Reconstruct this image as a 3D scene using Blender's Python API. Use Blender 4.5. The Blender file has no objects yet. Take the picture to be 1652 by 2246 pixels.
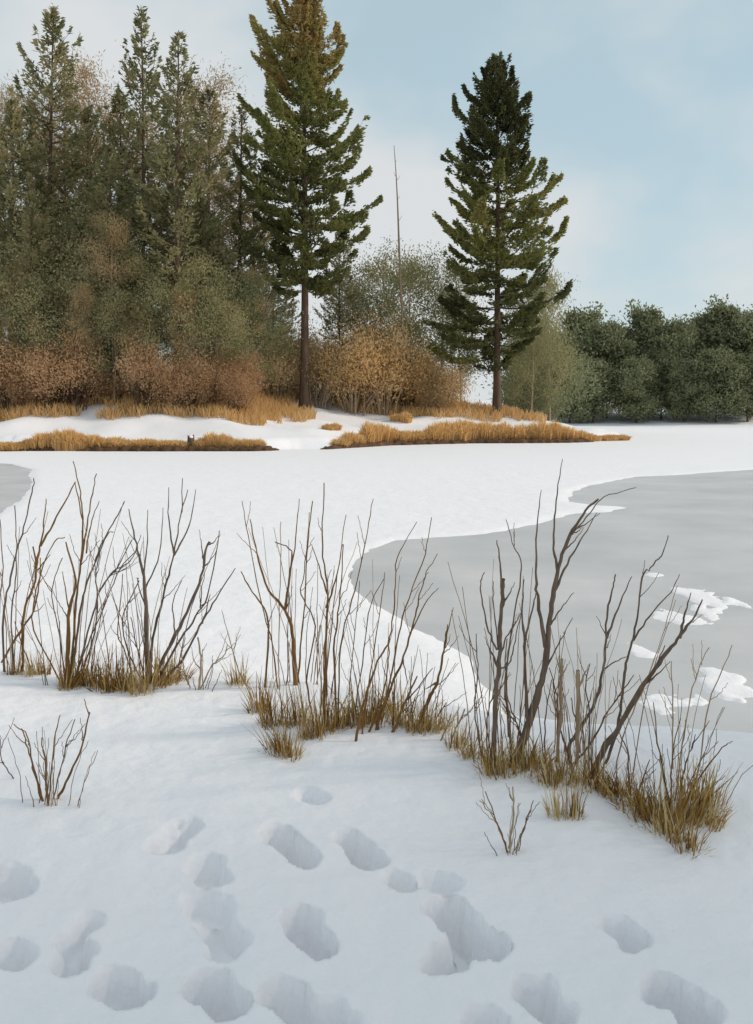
import bpy, math, random
import numpy as np
from mathutils import Vector

R = np.random.RandomState(7)
random.seed(7)
scene = bpy.context.scene
COL = scene.collection

# ------------------------------------------------------------------ camera
EYE = 1.6
FOC, CX, HY, PW, PH = 2157.0, 826.0, 890.0, 1652.0, 2246.0     # pinhole of the reference view (its own pixels)
cam_d = bpy.data.cameras.new('camera')
cam = bpy.data.objects.new('camera', cam_d)
COL.objects.link(cam)
cam.location = (0, 0, EYE)
cam.rotation_euler = (math.radians(90), 0, 0)
cam_d.sensor_fit = 'VERTICAL'
cam_d.sensor_height = 24.0
cam_d.lens = 24.0 * FOC / PH
cam_d.shift_y = -(PH / 2 - HY) / PH
cam_d.clip_start = 0.05
cam_d.clip_end = 3000
scene.camera = cam

# ------------------------------------------------------------------ sun, sky, exposure
SUN_EL = math.radians(32)
SUN_AZ = math.radians(88)            # from +Y towards +X : the sun stands to the right
sd = Vector((math.sin(SUN_AZ) * math.cos(SUN_EL), math.cos(SUN_AZ) * math.cos(SUN_EL), math.sin(SUN_EL)))
sun_d = bpy.data.lights.new('sun', 'SUN')
sun_d.energy = 2.3
sun_d.angle = math.radians(5)
sun_d.color = (1.0, 0.86, 0.72)
sun = bpy.data.objects.new('sun', sun_d)
COL.objects.link(sun)
sun.rotation_euler = (-sd).to_track_quat('-Z', 'Y').to_euler()
sun.location = (30, 10, 40)

world = bpy.data.worlds.new('World')
scene.world = world
world.use_nodes = True
wt = world.node_tree
wt.nodes.clear()
def wn(t, **k):
    n = wt.nodes.new(t)
    for a, b in k.items(): setattr(n, a, b)
    return n
w_out = wn('ShaderNodeOutputWorld'); w_bg = wn('ShaderNodeBackground')
w_sky = wn('ShaderNodeTexSky', sky_type='NISHITA', sun_disc=False, sun_elevation=SUN_EL, sun_rotation=SUN_AZ,
           altitude=200.0, air_density=1.0, dust_density=0.6, ozone_density=1.0)
w_tc = wn('ShaderNodeTexCoord'); w_map = wn('ShaderNodeMapping')
w_map.inputs['Location'].default_value = (0.62, 0.35, 0.0)
w_map.inputs['Scale'].default_value = (1.0, 1.0, 1.6)
w_no = wn('ShaderNodeTexNoise'); w_no.inputs['Scale'].default_value = 1.9
w_no.inputs['Detail'].default_value = 5.0; w_no.inputs['Roughness'].default_value = 0.5
w_rmp = wn('ShaderNodeMapRange', interpolation_type='SMOOTHSTEP')
w_rmp.inputs['From Min'].default_value = 0.40; w_rmp.inputs['From Max'].default_value = 0.58
w_rmp.inputs['To Min'].default_value = 0.0; w_rmp.inputs['To Max'].default_value = 0.95
w_mix = wn('ShaderNodeMix', data_type='RGBA')
w_mix.inputs[7].default_value = (6.7, 6.9, 7.0, 1)          # white cloud
w_veil = wn('ShaderNodeMix', data_type='RGBA')                # high thin veil over the whole sky
w_veil.inputs[0].default_value = 0.7; w_veil.inputs[7].default_value = (5.2, 6.7, 7.1, 1)
L = wt.links.new
L(w_tc.outputs['Generated'], w_map.inputs['Vector']); L(w_map.outputs['Vector'], w_no.inputs['Vector'])
L(w_no.outputs['Fac'], w_rmp.inputs['Value']); L(w_rmp.outputs['Result'], w_mix.inputs[0])
L(w_sky.outputs['Color'], w_veil.inputs[6]); L(w_veil.outputs[2], w_mix.inputs[6]); L(w_mix.outputs[2], w_bg.inputs['Color'])
w_bg.inputs['Strength'].default_value = 0.10
L(w_bg.outputs['Background'], w_out.inputs['Surface'])

scene.view_settings.view_transform = 'Standard'
scene.view_settings.look = 'None'
scene.view_settings.gamma = 1.0
scene.view_settings.use_curve_mapping = False
scene.view_settings.exposure = 0.10
scene.cycles.max_bounces = 6
scene.cycles.transparent_max_bounces = 4

# ------------------------------------------------------------------ materials
def lin(r, g, b):
    f = lambda c: (c / 255 / 12.92) if c / 255 <= 0.04045 else ((c / 255 + 0.055) / 1.055) ** 2.4
    return (f(r), f(g), f(b), 1.0)

class NT:
    def __init__(self, name):
        self.m = bpy.data.materials.new(name); self.m.use_nodes = True
        self.t = self.m.node_tree; self.t.nodes.clear()
        self.out = self.n('ShaderNodeOutputMaterial')
    def n(self, t, ins=None, **k):
        nd = self.t.nodes.new(t)
        for a, b in k.items(): setattr(nd, a, b)
        for a, b in (ins or {}).items(): nd.inputs[a].default_value = b
        return nd
    def l(self, a, b): self.t.links.new(a, b)

def ramp(nt, cols):
    r = nt.n('ShaderNodeValToRGB')
    e = r.color_ramp.elements
    while len(e) < len(cols): e.new(0.5)
    for i, c in enumerate(cols):
        e[i].position = i / (len(cols) - 1); e[i].color = c
    return r

def foliage_mat(name, cols, trans=0.3, rnd=0.25):
    nt = NT(name)
    at = nt.n('ShaderNodeAttribute', attribute_name='tint')
    oi = nt.n('ShaderNodeObjectInfo')
    ma = nt.n('ShaderNodeMath', operation='MULTIPLY_ADD', ins={1: rnd, 2: -rnd / 2})
    nt.l(oi.outputs['Random'], ma.inputs[0])
    ad = nt.n('ShaderNodeMath', operation='ADD', use_clamp=True)
    nt.l(at.outputs['Fac'], ad.inputs[0]); nt.l(ma.outputs[0], ad.inputs[1])
    rp = ramp(nt, cols); nt.l(ad.outputs[0], rp.inputs[0])
    d = nt.n('ShaderNodeBsdfDiffuse', ins={'Roughness': 0.6}); t = nt.n('ShaderNodeBsdfTranslucent')
    nt.l(rp.outputs[0], d.inputs[0]); nt.l(rp.outputs[0], t.inputs[0])
    mx = nt.n('ShaderNodeMixShader', ins={0: trans})
    nt.l(d.outputs[0], mx.inputs[1]); nt.l(t.outputs[0], mx.inputs[2]); nt.l(mx.outputs[0], nt.out.inputs[0])
    return nt.m

def bark_mat(name, c1, c2, scale=14.0, bump=0.4):
    nt = NT(name)
    tc = nt.n('ShaderNodeTexCoord')
    mp = nt.n('ShaderNodeMapping', ins={'Scale': (scale, scale, scale * 0.22)})
    no = nt.n('ShaderNodeTexNoise', ins={'Scale': 1.0, 'Detail': 5.0, 'Roughness': 0.65})
    nt.l(tc.outputs['Object'], mp.inputs[0]); nt.l(mp.outputs[0], no.inputs['Vector'])
    mr = nt.n('ShaderNodeMapRange', ins={'From Min': 0.3, 'From Max': 0.7}); nt.l(no.outputs['Fac'], mr.inputs[0])
    rp = ramp(nt, [c1, c2]); nt.l(mr.outputs[0], rp.inputs[0])
    p = nt.n('ShaderNodeBsdfPrincipled', ins={'Roughness': 0.85})
    bp = nt.n('ShaderNodeBump', ins={'Strength': bump, 'Distance': 0.01})
    nt.l(no.outputs['Fac'], bp.inputs['Height']); nt.l(bp.outputs[0], p.inputs['Normal'])
    nt.l(rp.outputs[0], p.inputs['Base Color']); nt.l(p.outputs[0], nt.out.inputs[0])
    return nt.m

def snow_mat():
    nt = NT('snow')
    tc = nt.n('ShaderNodeTexCoord')
    n1 = nt.n('ShaderNodeTexNoise', ins={'Scale': 0.9, 'Detail': 4.0, 'Roughness': 0.6})
    n2 = nt.n('ShaderNodeTexNoise', ins={'Scale': 38.0, 'Detail': 4.0, 'Roughness': 0.7})
    n3 = nt.n('ShaderNodeTexNoise', ins={'Scale': 7.0, 'Detail': 3.0, 'Roughness': 0.6})
    for n in (n1, n2, n3): nt.l(tc.outputs['Object'], n.inputs['Vector'])
    rp = ramp(nt, [(0.82, 0.82, 0.855, 1), (0.86, 0.86, 0.88, 1)]); nt.l(n1.outputs['Fac'], rp.inputs[0])
    p = nt.n('ShaderNodeBsdfPrincipled', ins={'Roughness': 0.75})
    p.inputs['Specular IOR Level'].default_value = 0.2
    b1 = nt.n('ShaderNodeBump', ins={'Strength': 0.35, 'Distance': 0.012})
    b2 = nt.n('ShaderNodeBump', ins={'Strength': 0.30, 'Distance': 0.05})
    nt.l(n2.outputs['Fac'], b1.inputs['Height']); nt.l(n3.outputs['Fac'], b2.inputs['Height'])
    nt.l(b2.outputs[0], b1.inputs['Normal']); nt.l(b1.outputs[0], p.inputs['Normal'])
    nt.l(rp.outputs[0], p.inputs['Base Color']); nt.l(p.outputs[0], nt.out.inputs[0])
    return nt.m

def ice_mat():
    nt = NT('ice')
    tc = nt.n('ShaderNodeTexCoord')
    n1 = nt.n('ShaderNodeTexNoise', ins={'Scale': 0.55, 'Detail': 5.0, 'Roughness': 0.6})
    n2 = nt.n('ShaderNodeTexNoise', ins={'Scale': 6.0, 'Detail': 5.0, 'Roughness': 0.7})
    for n in (n1, n2): nt.l(tc.outputs['Object'], n.inputs['Vector'])
    mr = nt.n('ShaderNodeMapRange', ins={'From Min': 0.35, 'From Max': 0.70}); nt.l(n1.outputs['Fac'], mr.inputs[0])
    rp = ramp(nt, [(0.46, 0.47, 0.48, 1), (0.59, 0.59, 0.595, 1)]); nt.l(mr.outputs[0], rp.inputs[0])
    p = nt.n('ShaderNodeBsdfPrincipled', ins={'Roughness': 0.6})
    p.inputs['Specular IOR Level'].default_value = 0.25
    bp = nt.n('ShaderNodeBump', ins={'Strength': 0.15, 'Distance': 0.02}); nt.l(n2.outputs['Fac'], bp.inputs['Height'])
    nt.l(bp.outputs[0], p.inputs['Normal']); nt.l(rp.outputs[0], p.inputs['Base Color']); nt.l(p.outputs[0], nt.out.inputs[0])
    return nt.m

M = dict(
    snow=snow_mat(), ice=ice_mat(),
    needles=foliage_mat('spruce_needles', [lin(64, 66, 47), lin(104, 106, 70), lin(146, 148, 88), lin(182, 152, 100)], 0.4, 0.1),
    forest=foliage_mat('forest_needles', [lin(116, 118, 86), lin(150, 148, 108), lin(178, 166, 124), lin(200, 176, 134)], 0.5, 0.35),
    sage=foliage_mat('sage_leaves', [lin(130, 136, 98), lin(164, 162, 120), lin(192, 178, 138)], 0.35, 0.5),
    tan=foliage_mat('tan_leaves', [lin(166, 142, 106), lin(192, 168, 126), lin(212, 192, 152)], 0.35, 0.4),
    rust=foliage_mat('rust_leaves', [lin(164, 128, 94), lin(194, 158, 120), lin(214, 184, 146)], 0.35, 0.5),
    far=foliage_mat('far_leaves', [lin(122, 127, 98), lin(140, 144, 110), lin(160, 164, 128)], 0.35, 0.4),
    sedge=foliage_mat('sedge_blades', [lin(222, 186, 128), lin(238, 206, 148), lin(242, 218, 168)], 0.5, 0.35),
    grass=foliage_mat('dry_grass_blades', [lin(204, 166, 108), lin(224, 190, 136), lin(232, 206, 164)], 0.35, 0.2),
    tuft=foliage_mat('tuft_blades', [lin(112, 82, 40), lin(164, 128, 68), lin(198, 170, 112), lin(214, 202, 158)], 0.35, 0.3),
    bark=bark_mat('spruce_bark', lin(58, 44, 34), lin(104, 82, 64), 5.0),
    greybark=bark_mat('grey_brown_bark', lin(78, 64, 52), lin(120, 102, 86), 40.0),
    ochrebark=bark_mat('ochre_bark', lin(92, 62, 22), lin(134, 98, 46), 40.0),
    palebark=bark_mat('pale_bark', lin(140, 118, 92), lin(176, 156, 130), 40.0),
    peat=bark_mat('peat', lin(58, 38, 20), lin(98, 68, 38), 3.0, 0.8),
)

# ------------------------------------------------------------------ mesh helpers
class MB:
    """collects quads and tubes with a material slot and a tint per face; build() links ONE mesh object"""
    def __init__(self): self.v = []; self.f = []; self.mi = []; self.ti = []; self.n = 0
    def add(self, v, f, mi=0, tint=0.5):
        v = np.asarray(v, float).reshape(-1, 3); f = np.asarray(f, int).reshape(-1, 4)
        self.v.append(v); self.f.append(f + self.n); self.n += len(v)
        self.mi.append(np.full(len(f), mi)); self.ti.append(np.broadcast_to(np.asarray(tint, float), (len(f),)).copy())
    def tube(self, pts, rad, n=5, mi=0, tint=0.5):
        pts = np.asarray(pts, float); k = len(pts)
        rad = np.broadcast_to(np.asarray(rad, float), (k,))
        d = np.gradient(pts, axis=0); d /= np.linalg.norm(d, axis=1)[:, None] + 1e-9
        ref = np.where(np.abs(d[:, 2:3]) > 0.9, np.array([[1.0, 0, 0]]), np.array([[0, 0, 1.0]]))
        if np.abs(d[:, 2]).max() > 0.8: ref = np.tile(np.array([[0.0, 1.0, 0.0]]), (k, 1))
        a = np.cross(d, ref); a /= np.linalg.norm(a, axis=1)[:, None] + 1e-9
        b = np.cross(d, a)
        th = np.arange(n) * 2 * math.pi / n
        v = pts[:, None] + rad[:, None, None] * (np.cos(th)[None, :, None] * a[:, None] + np.sin(th)[None, :, None] * b[:, None])
        i = np.arange(k - 1)[:, None] * n; j = np.arange(n)[None]; j2 = (j + 1) % n
        f = np.stack([i + j, i + j2, i + n + j2, i + n + j], -1).reshape(-1, 4)
        self.add(v.reshape(-1, 3), f, mi, tint)
    def leaves(self, c, d, ln, wd, tint, mi=0, rs=R, nrm=None):
        c = np.asarray(c, float); n = len(c)
        if n == 0: return
        d = np.asarray(d, float); d = d / (np.linalg.norm(d, axis=1)[:, None] + 1e-9)
        s = np.cross(d, rs.normal(size=(n, 3)) if nrm is None else nrm + 0.35 * rs.normal(size=(n, 3))); s /= np.linalg.norm(s, axis=1)[:, None] + 1e-9
        ln = np.broadcast_to(ln, (n,))[:, None]; wd = np.broadcast_to(wd, (n,))[:, None]
        v = np.stack([c - d * ln * .5, c + s * wd * .5 - d * ln * .05, c + d * ln * .5, c - s * wd * .5 + d * ln * .05], 1)
        self.add(v.reshape(-1, 3), np.arange(4 * n).reshape(-1, 4), mi, tint)
    def mesh(self, name, mats):
        v = np.concatenate(self.v); f = np.concatenate(self.f)
        me = bpy.data.meshes.new(name)
        me.vertices.add(len(v)); me.vertices.foreach_set('co', v.ravel())
        me.loops.add(f.size); me.loops.foreach_set('vertex_index', f.ravel())
        me.polygons.add(len(f))
        me.polygons.foreach_set('loop_start', np.arange(len(f)) * 4)
        for m in mats: me.materials.append(m)
        me.polygons.foreach_set('material_index', np.concatenate(self.mi))
        at = me.attributes.new('tint', 'FLOAT', 'FACE'); at.data.foreach_set('value', np.concatenate(self.ti))
        me.update(calc_edges=True); me.validate()
        return me
    def build(self, name, mats, parent=None, smooth=False):
        me = self.mesh(name, mats)
        if smooth: me.polygons.foreach_set('use_smooth', np.ones(len(me.polygons), bool))
        return link(name, me, parent)

def link(name, me, parent=None):
    o = bpy.data.objects.new(name, me); COL.objects.link(o)
    if parent is not None: o.parent = parent
    return o
def tag(o, label, cat, group=None, kind=None):
    o['label'] = label; o['category'] = cat
    if group: o['group'] = group
    if kind: o['kind'] = kind
    return o
def struct(o, label=None):
    o['kind'] = 'structure'
    if label: o['label'] = label
    return o
def copy_tree(o, parent=None):
    c = o.copy(); COL.objects.link(c); c.parent = parent
    for ch in o.children: copy_tree(ch, c)
    return c
def unit(v): return v / (np.linalg.norm(v) + 1e-9)

# ------------------------------------------------------------------ terrain
_h = np.random.RandomState(3).rand(256, 256)
def vnoise(x, y):
    xi = np.floor(x).astype(int); yi = np.floor(y).astype(int)
    fx = x - xi; fy = y - yi; fx = fx * fx * (3 - 2 * fx); fy = fy * fy * (3 - 2 * fy)
    g = lambda a, b: _h[a % 256, b % 256]
    return (g(xi, yi) * (1 - fx) + g(xi + 1, yi) * fx) * (1 - fy) + (g(xi, yi + 1) * (1 - fx) + g(xi + 1, yi + 1) * fx) * fy - 0.5
def sstep(a, b, x):
    t = np.clip((x - a) / (b - a), 0, 1); return t * t * (3 - 2 * t)
LAKE = -0.2
def lakept(px, py):
    Z = (EYE - LAKE) * FOC / (py - HY); return ((px - CX) / FOC * Z, Z)

EX = np.array([-40, -6, -2.45, -1.43, -.53, .37, .96, 1.67, 4, 40])
EY = np.array([14, 7.6, 6.4, 5.85, 5.04, 4.6, 4.37, 4.30, 4.2, 6])
ISLAND = np.array([(-160, 36), (-40, 38.5), (-15.5, 38.6)] + [lakept(a, b) for a, b in
    [(300, 989), (560, 989), (640, 986), (720, 985), (860, 976), (1050, 972), (1250, 971), (1385, 967)]]
    + [(12.5, 55), (11.5, 64), (8, 78), (-8, 105), (-160, 115)])
PRX = [0, 0.25, 0.6, 3, 6, 9, 15, 40]; PRY = [0, 0.30, 0.42, 0.80, 1.35, 2.15, 3.0, 3.4]
FARW = np.array([(12, 92), (20, 87), (32, 85), (60, 83), (200, 80), (200, 300), (-300, 300), (-300, 140), (-20, 130)])

def poly_sd(P, x, y):
    """signed distance, positive inside"""
    x = np.asarray(x, float); y = np.asarray(y, float)
    d2 = np.full(x.shape, 1e18); ins = np.zeros(x.shape, bool)
    for i in range(len(P)):
        ax, ay = P[i]; bx, by = P[(i + 1) % len(P)]
        ex, ey = bx - ax, by - ay
        t = np.clip(((x - ax) * ex + (y - ay) * ey) / (ex * ex + ey * ey), 0, 1)
        d2 = np.minimum(d2, (x - ax - t * ex) ** 2 + (y - ay - t * ey) ** 2)
        c = ((ay > y) != (by > y)) & (x < ex * (y - ay) / (ey if abs(ey) > 1e-12 else 1e-12) + ax)
        ins ^= c
    return np.where(ins, 1, -1) * np.sqrt(d2)

ICE_PX = [(1900, 1018), (1652, 1030), (1560, 1036), (1480, 1043), (1400, 1046), (1335, 1058), (1290, 1068), (1252, 1082), (1258, 1100),
          (1300, 1108), (1372, 1112), (1340, 1122), (1262, 1126), (1210, 1142), (1120, 1165), (1050, 1174), (960, 1180), (880, 1187), (820, 1205),
          (786, 1232), (776, 1262), (790, 1296), (840, 1322), (880, 1345), (925, 1372), (985, 1398), (1040, 1440), (1070, 1500),
          (1120, 1590), (1300, 1660), (1500, 1690), (1900, 1690)]
ICE = np.array([lakept(a, b) for a, b in ICE_PX])
ICE2_PX = [(-300, 1008), (-60, 1012), (20, 1018), (62, 1030), (58, 1062), (40, 1090), (8, 1116), (-40, 1140), (-300, 1150)]
ICE2 = np.array([lakept(a, b) for a, b in ICE2_PX])

DRIFTS = []
for a, b, wpx, dp in [(1525, 1303, 42, 0.55), (1418, 1252, 28, 0.45), (1475, 1345, 45, 0.5), (1632, 1330, 22, 0.5), (1535, 1340, 25, 0.35), (1480, 1540, 60, 0.25), (1590, 1500, 40, 0.3), (1400, 1420, 24, 0.25)]:
    q = lakept(a, b); DRIFTS.append((q[0], q[1], wpx / FOC * q[1], dp))
def height0(x, y):
    x = np.asarray(x, float); y = np.asarray(y, float)
    e = np.interp(x, EX, EY) + 0.25 * vnoise(x * 1.7 + 9, y * 0.2)
    top = 0.24 * sstep(1.2, 5.2, y) - 0.08 + 0.05 * vnoise(x * 0.9 + 3, y * 0.9) + 0.022 * vnoise(x * 3.1, y * 2.2 + 5) + 0.008 * vnoise(x * 9, y * 9)
    k = sstep(0.0, 1.25, y - e)
    near = np.where(y < 30, 1.0, 0.0)
    lake = LAKE + near * (0.010 * vnoise(x * 1.3, y * 0.9) + 0.010 * vnoise(x * 4.1, y * 2.6) + 0.006 * vnoise(x * 11, y * 7)) + 0.02 * vnoise(x * 0.3, y * 0.16)
    sd1 = np.maximum(poly_sd(ICE, x, y), poly_sd(ICE2, x, y)) + 0.10 * vnoise(x * 2.3, y * 1.5) + 0.05 * vnoise(x * 7, y * 5)
    lake = lake + 0.024 - 0.044 * sstep(-0.30, 0.10, sd1)
    for qx, qy, qa, qb in DRIFTS:                      # small snow drifts left lying on the bare ice
        q = ((x - qx) / qa) ** 2 + ((y - qy) / qb) ** 2 + 2.4 * vnoise(x * 3.3 + qx, y * 2.4) + 1.8 * vnoise(x * 9, y * 6) + 1.0 * vnoise(x * 22, y * 14)
        lake = lake + 0.0225 * sstep(1.3, 0.0, q)
    z = top * (1 - k) + lake * k
    d = poly_sd(ISLAND, x, y) + 0.5 * vnoise(x * 0.45, y * 0.45) + 0.2 * vnoise(x * 1.7, y * 1.7)
    z = z + np.interp(d, PRX, PRY) * (1 + 0.30 * vnoise(x * 0.22 + 4, y * 0.22)) + np.where(d > 1, 0.22, 0) * vnoise(x * 0.7, y * 0.7)
    d = poly_sd(FARW, x, y)
    z = z + np.interp(d, [0, 4, 30], [0, 0.6, 2.5])
    return z

def ground_hit(px, py, fn=height0):
    Z = np.geomspace(1.5, 200, 6000)
    zz = EYE + (HY - py) / FOC * Z
    g = fn((px - CX) / FOC * Z, Z)
    i = np.argmax(zz <= g)
    return np.array([(px - CX) / FOC * Z[i], Z[i], g[i]])
def at_depth(px, Z):
    x = (px - CX) / FOC * Z
    return np.array([x, Z, float(height0(np.array([x]), np.array([Z]))[0])])

# footprints: (toe px, heel px, width m, depth m)
PRINTS = [((410, 1800), (350, 1870), .15, .055), ((430, 1880), (482, 1935), .15, .05), ((592, 1812), (680, 1893), .135, .075), ((755, 1822), (832, 1902), .11, .07),
          ((850, 1912), (900, 1948), .10, .045), ((665, 1738), (706, 1755), .12, .03), ((2, 1905), (52, 1962), .14, .06), ((410, 1975), (500, 2000), .15, .045),
          ((468, 2010), (515, 2090), .13, .05), ((640, 1990), (716, 2092), .14, .08), ((935, 1915), (995, 1950), .13, .035), ((962, 1972), (1090, 2092), .15, .095),
          ((945, 2118), (1035, 2060), .15, .09), ((1330, 2012), (1402, 2078), .10, .06), ((205, 2005), (148, 2075), .10, .05), ((172, 2060), (140, 2135), .12, .06), ((-5, 2075), (48, 2115), .13, .05),
          ((236, 2135), (305, 2200), .15, .07), ((425, 2145), (525, 2215), .14, .08), ((590, 2160), (700, 2240), .14, .075), ((1035, 2212), (1090, 2270), .13, .06),
          ((1145, 2142), (1240, 2238), .14, .075), ((1432, 2142), (1560, 2250), .15, .085), ((700, 2210), (760, 2262), .14, .06)]
PR = []
for a, b, w, dp in PRINTS:
    w *= 0.72; dp *= 1.6
    A = ground_hit(*a); B = ground_hit(*b)
    PR.append((A[:2], B[:2], w, dp))

def height(x, y):
    x = np.asarray(x, float); y = np.asarray(y, float)
    z = height0(x, y)
    m = (y > 1.2) & (y < 6) & (np.abs(x) < 3)
    if m.any():
        xm, ym = x[m], y[m]; dz = np.zeros(len(xm))
        wob = 0.030 * vnoise(xm * 14, ym * 14) + 0.014 * vnoise(xm * 40, ym * 40)
        for A, B, w, dp in PR:
            c = (A + B) / 2; u = B - A; ln = np.linalg.norm(u) / 2; u = u / (2 * ln + 1e-9)
            a = (xm - c[0]) * u[0] + (ym - c[1]) * u[1]; b = -(xm - c[0]) * u[1] + (ym - c[1]) * u[0]
            core = max(ln - w / 2, 0.02)
            waist = 1 - 0.16 * np.exp(-((a / (ln + 1e-6) - 0.15) / 0.25) ** 2)
            r = np.sqrt(np.maximum(np.abs(a) - core, 0) ** 2 + b ** 2) + wob
            pit = sstep(w / 2 * waist + 0.020, w / 2 * waist - 0.014, r)
            rim = np.exp(-((r - w / 2 - 0.045) / 0.025) ** 2)
            dz = np.minimum(dz, -dp * pit) + 0.004 * rim * (1 - pit)
        # a shallow trough where snow was pushed aside
        z = z.copy(); z[m] = z[m] + dz + 0.006 * vnoise(xm * 22, ym * 22)
    return z

def build_ground():
    r = np.concatenate([np.linspace(0.15, 2.2, 24), np.arange(2.22, 6.6, 0.0125), np.geomspace(6.62, 60, 330), np.geomspace(61, 900, 60)])
    dn = np.radians(np.linspace(-27, 27, 330))
    co = np.radians(np.concatenate([np.linspace(27, 60, 16)[1:], np.linspace(60, 300, 26)[1:], np.linspace(300, 333, 16)[1:-1]]))
    th = np.concatenate([dn, co])
    X = r[:, None] * np.sin(th)[None]; Y = r[:, None] * np.cos(th)[None]
    Zz = height(X.ravel(), Y.ravel())
    v = np.stack([X.ravel(), Y.ravel(), Zz], 1)
    n = len(th); i = np.arange(len(r) - 1)[:, None] * n; j = np.arange(n)[None]; j2 = (j + 1) % n
    f = np.stack([i + j, i + n + j, i + n + j2, i + j2], -1).reshape(-1, 4)
    mb = MB(); mb.add(v, f)
    # small cap under the viewer
    mb.add([v[0], v[n // 4], v[n // 2], v[3 * n // 4]], [[0, 3, 2, 1]])
    return struct(mb.build('snow_ground', [M['snow']], smooth=True), 'snow covered ground with footprints, frozen lake and rising island')
build_ground()

def lake_sheet():
    # the ice lies under the whole lake; it shows where the wind has cleared the snow
    z = LAKE - 0.004; mb = MB()
    mb.add([(-22, 4.6, z), (45, 4.6, z), (45, 37.5, z), (-22, 37.5, z)], [[0, 1, 2, 3]])
    return struct(mb.build('lake_ice', [M['ice']]), 'bare grey lake ice where the snow has blown away')
lake_sheet()

# ------------------------------------------------------------------ spruces
def spruce_branch(mb, base, az, e0, ln, rs, tint, dens, lf=(0.20, 0.06), droop=0.1, wood=True):
    """one branch: a rising, upturned limb with side sprays of needle twigs"""
    k = 7; t = np.linspace(0, 1, k)
    hd = np.array([math.cos(az), math.sin(az), 0]); 
    rise = ln * (math.sin(e0) * t - droop * np.sin(t * math.pi) + 0.12 * t ** 3)
    pts = base + hd[None] * (ln * math.cos(e0) * t)[:, None]; pts[:, 2] += rise
    pts[1:, :2] += rs.normal(size=(k - 1, 2)) * 0.03 * ln
    if wood: mb.tube(pts, np.linspace(0.012 + 0.010 * ln, 0.005, k), 4, 0)
    side = np.array([-hd[1], hd[0], 0])
    n = int(dens * (ln + 0.3))
    if n < 3: n = 3
    tt = 0.18 + 0.85 * rs.rand(n) ** 0.8
    # clump the foliage along the limb so gaps stay open
    ph = rs.rand() * 6; keep = np.sin(tt * ln * 3.4 + ph) + rs.rand(n) * 1.5 > 0.3
    tt = tt[keep]; n = len(tt)
    p = np.stack([np.interp(tt, t, pts[:, q]) for q in range(3)], 1)
    sw = (0.10 + 0.36 * ln * np.clip(1.05 - tt, 0.0, 0.8)) 
    u = rs.uniform(-1, 1, n)
    p += side[None] * (u * sw)[:, None] + hd[None] * (np.abs(u) * sw * 0.7)[:, None]
    p[:, 2] += rs.normal(size=n) * 0.075 + 0.10 * np.abs(u) * sw - 0.02
    d = hd[None] * 0.9 + side[None] * (u * 0.9)[:, None] + np.array([[0, 0, 0.35]]) + rs.normal(size=(n, 3)) * 0.45
    mb.leaves(p, d, lf[0] * rs.uniform(0.6, 1.3, n), lf[1] * rs.uniform(0.7, 1.4, n), np.clip(tint + rs.normal(size=n) * 0.07, 0, 1), 1, rs, nrm=0.55 * hd[None] + np.array([[0, 0, 0.6]]) + 0 * p)

def trunk_mesh(H, r0, rs, bend=0.12, n=8):
    k = 14; t = np.linspace(0, 1, k)
    pts = np.stack([bend * np.sin(t * 3 + rs.rand() * 6) * t, bend * np.sin(t * 2.3 + rs.rand() * 6) * t, t * H - (t == 0) * 0.35], 1)
    rad = r0 * (1 - t) ** 0.85 + 0.012; rad[0] *= 1.5; rad[1] *= 1.05
    mb = MB(); mb.tube(pts, rad, n, 0); return mb, pts

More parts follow.
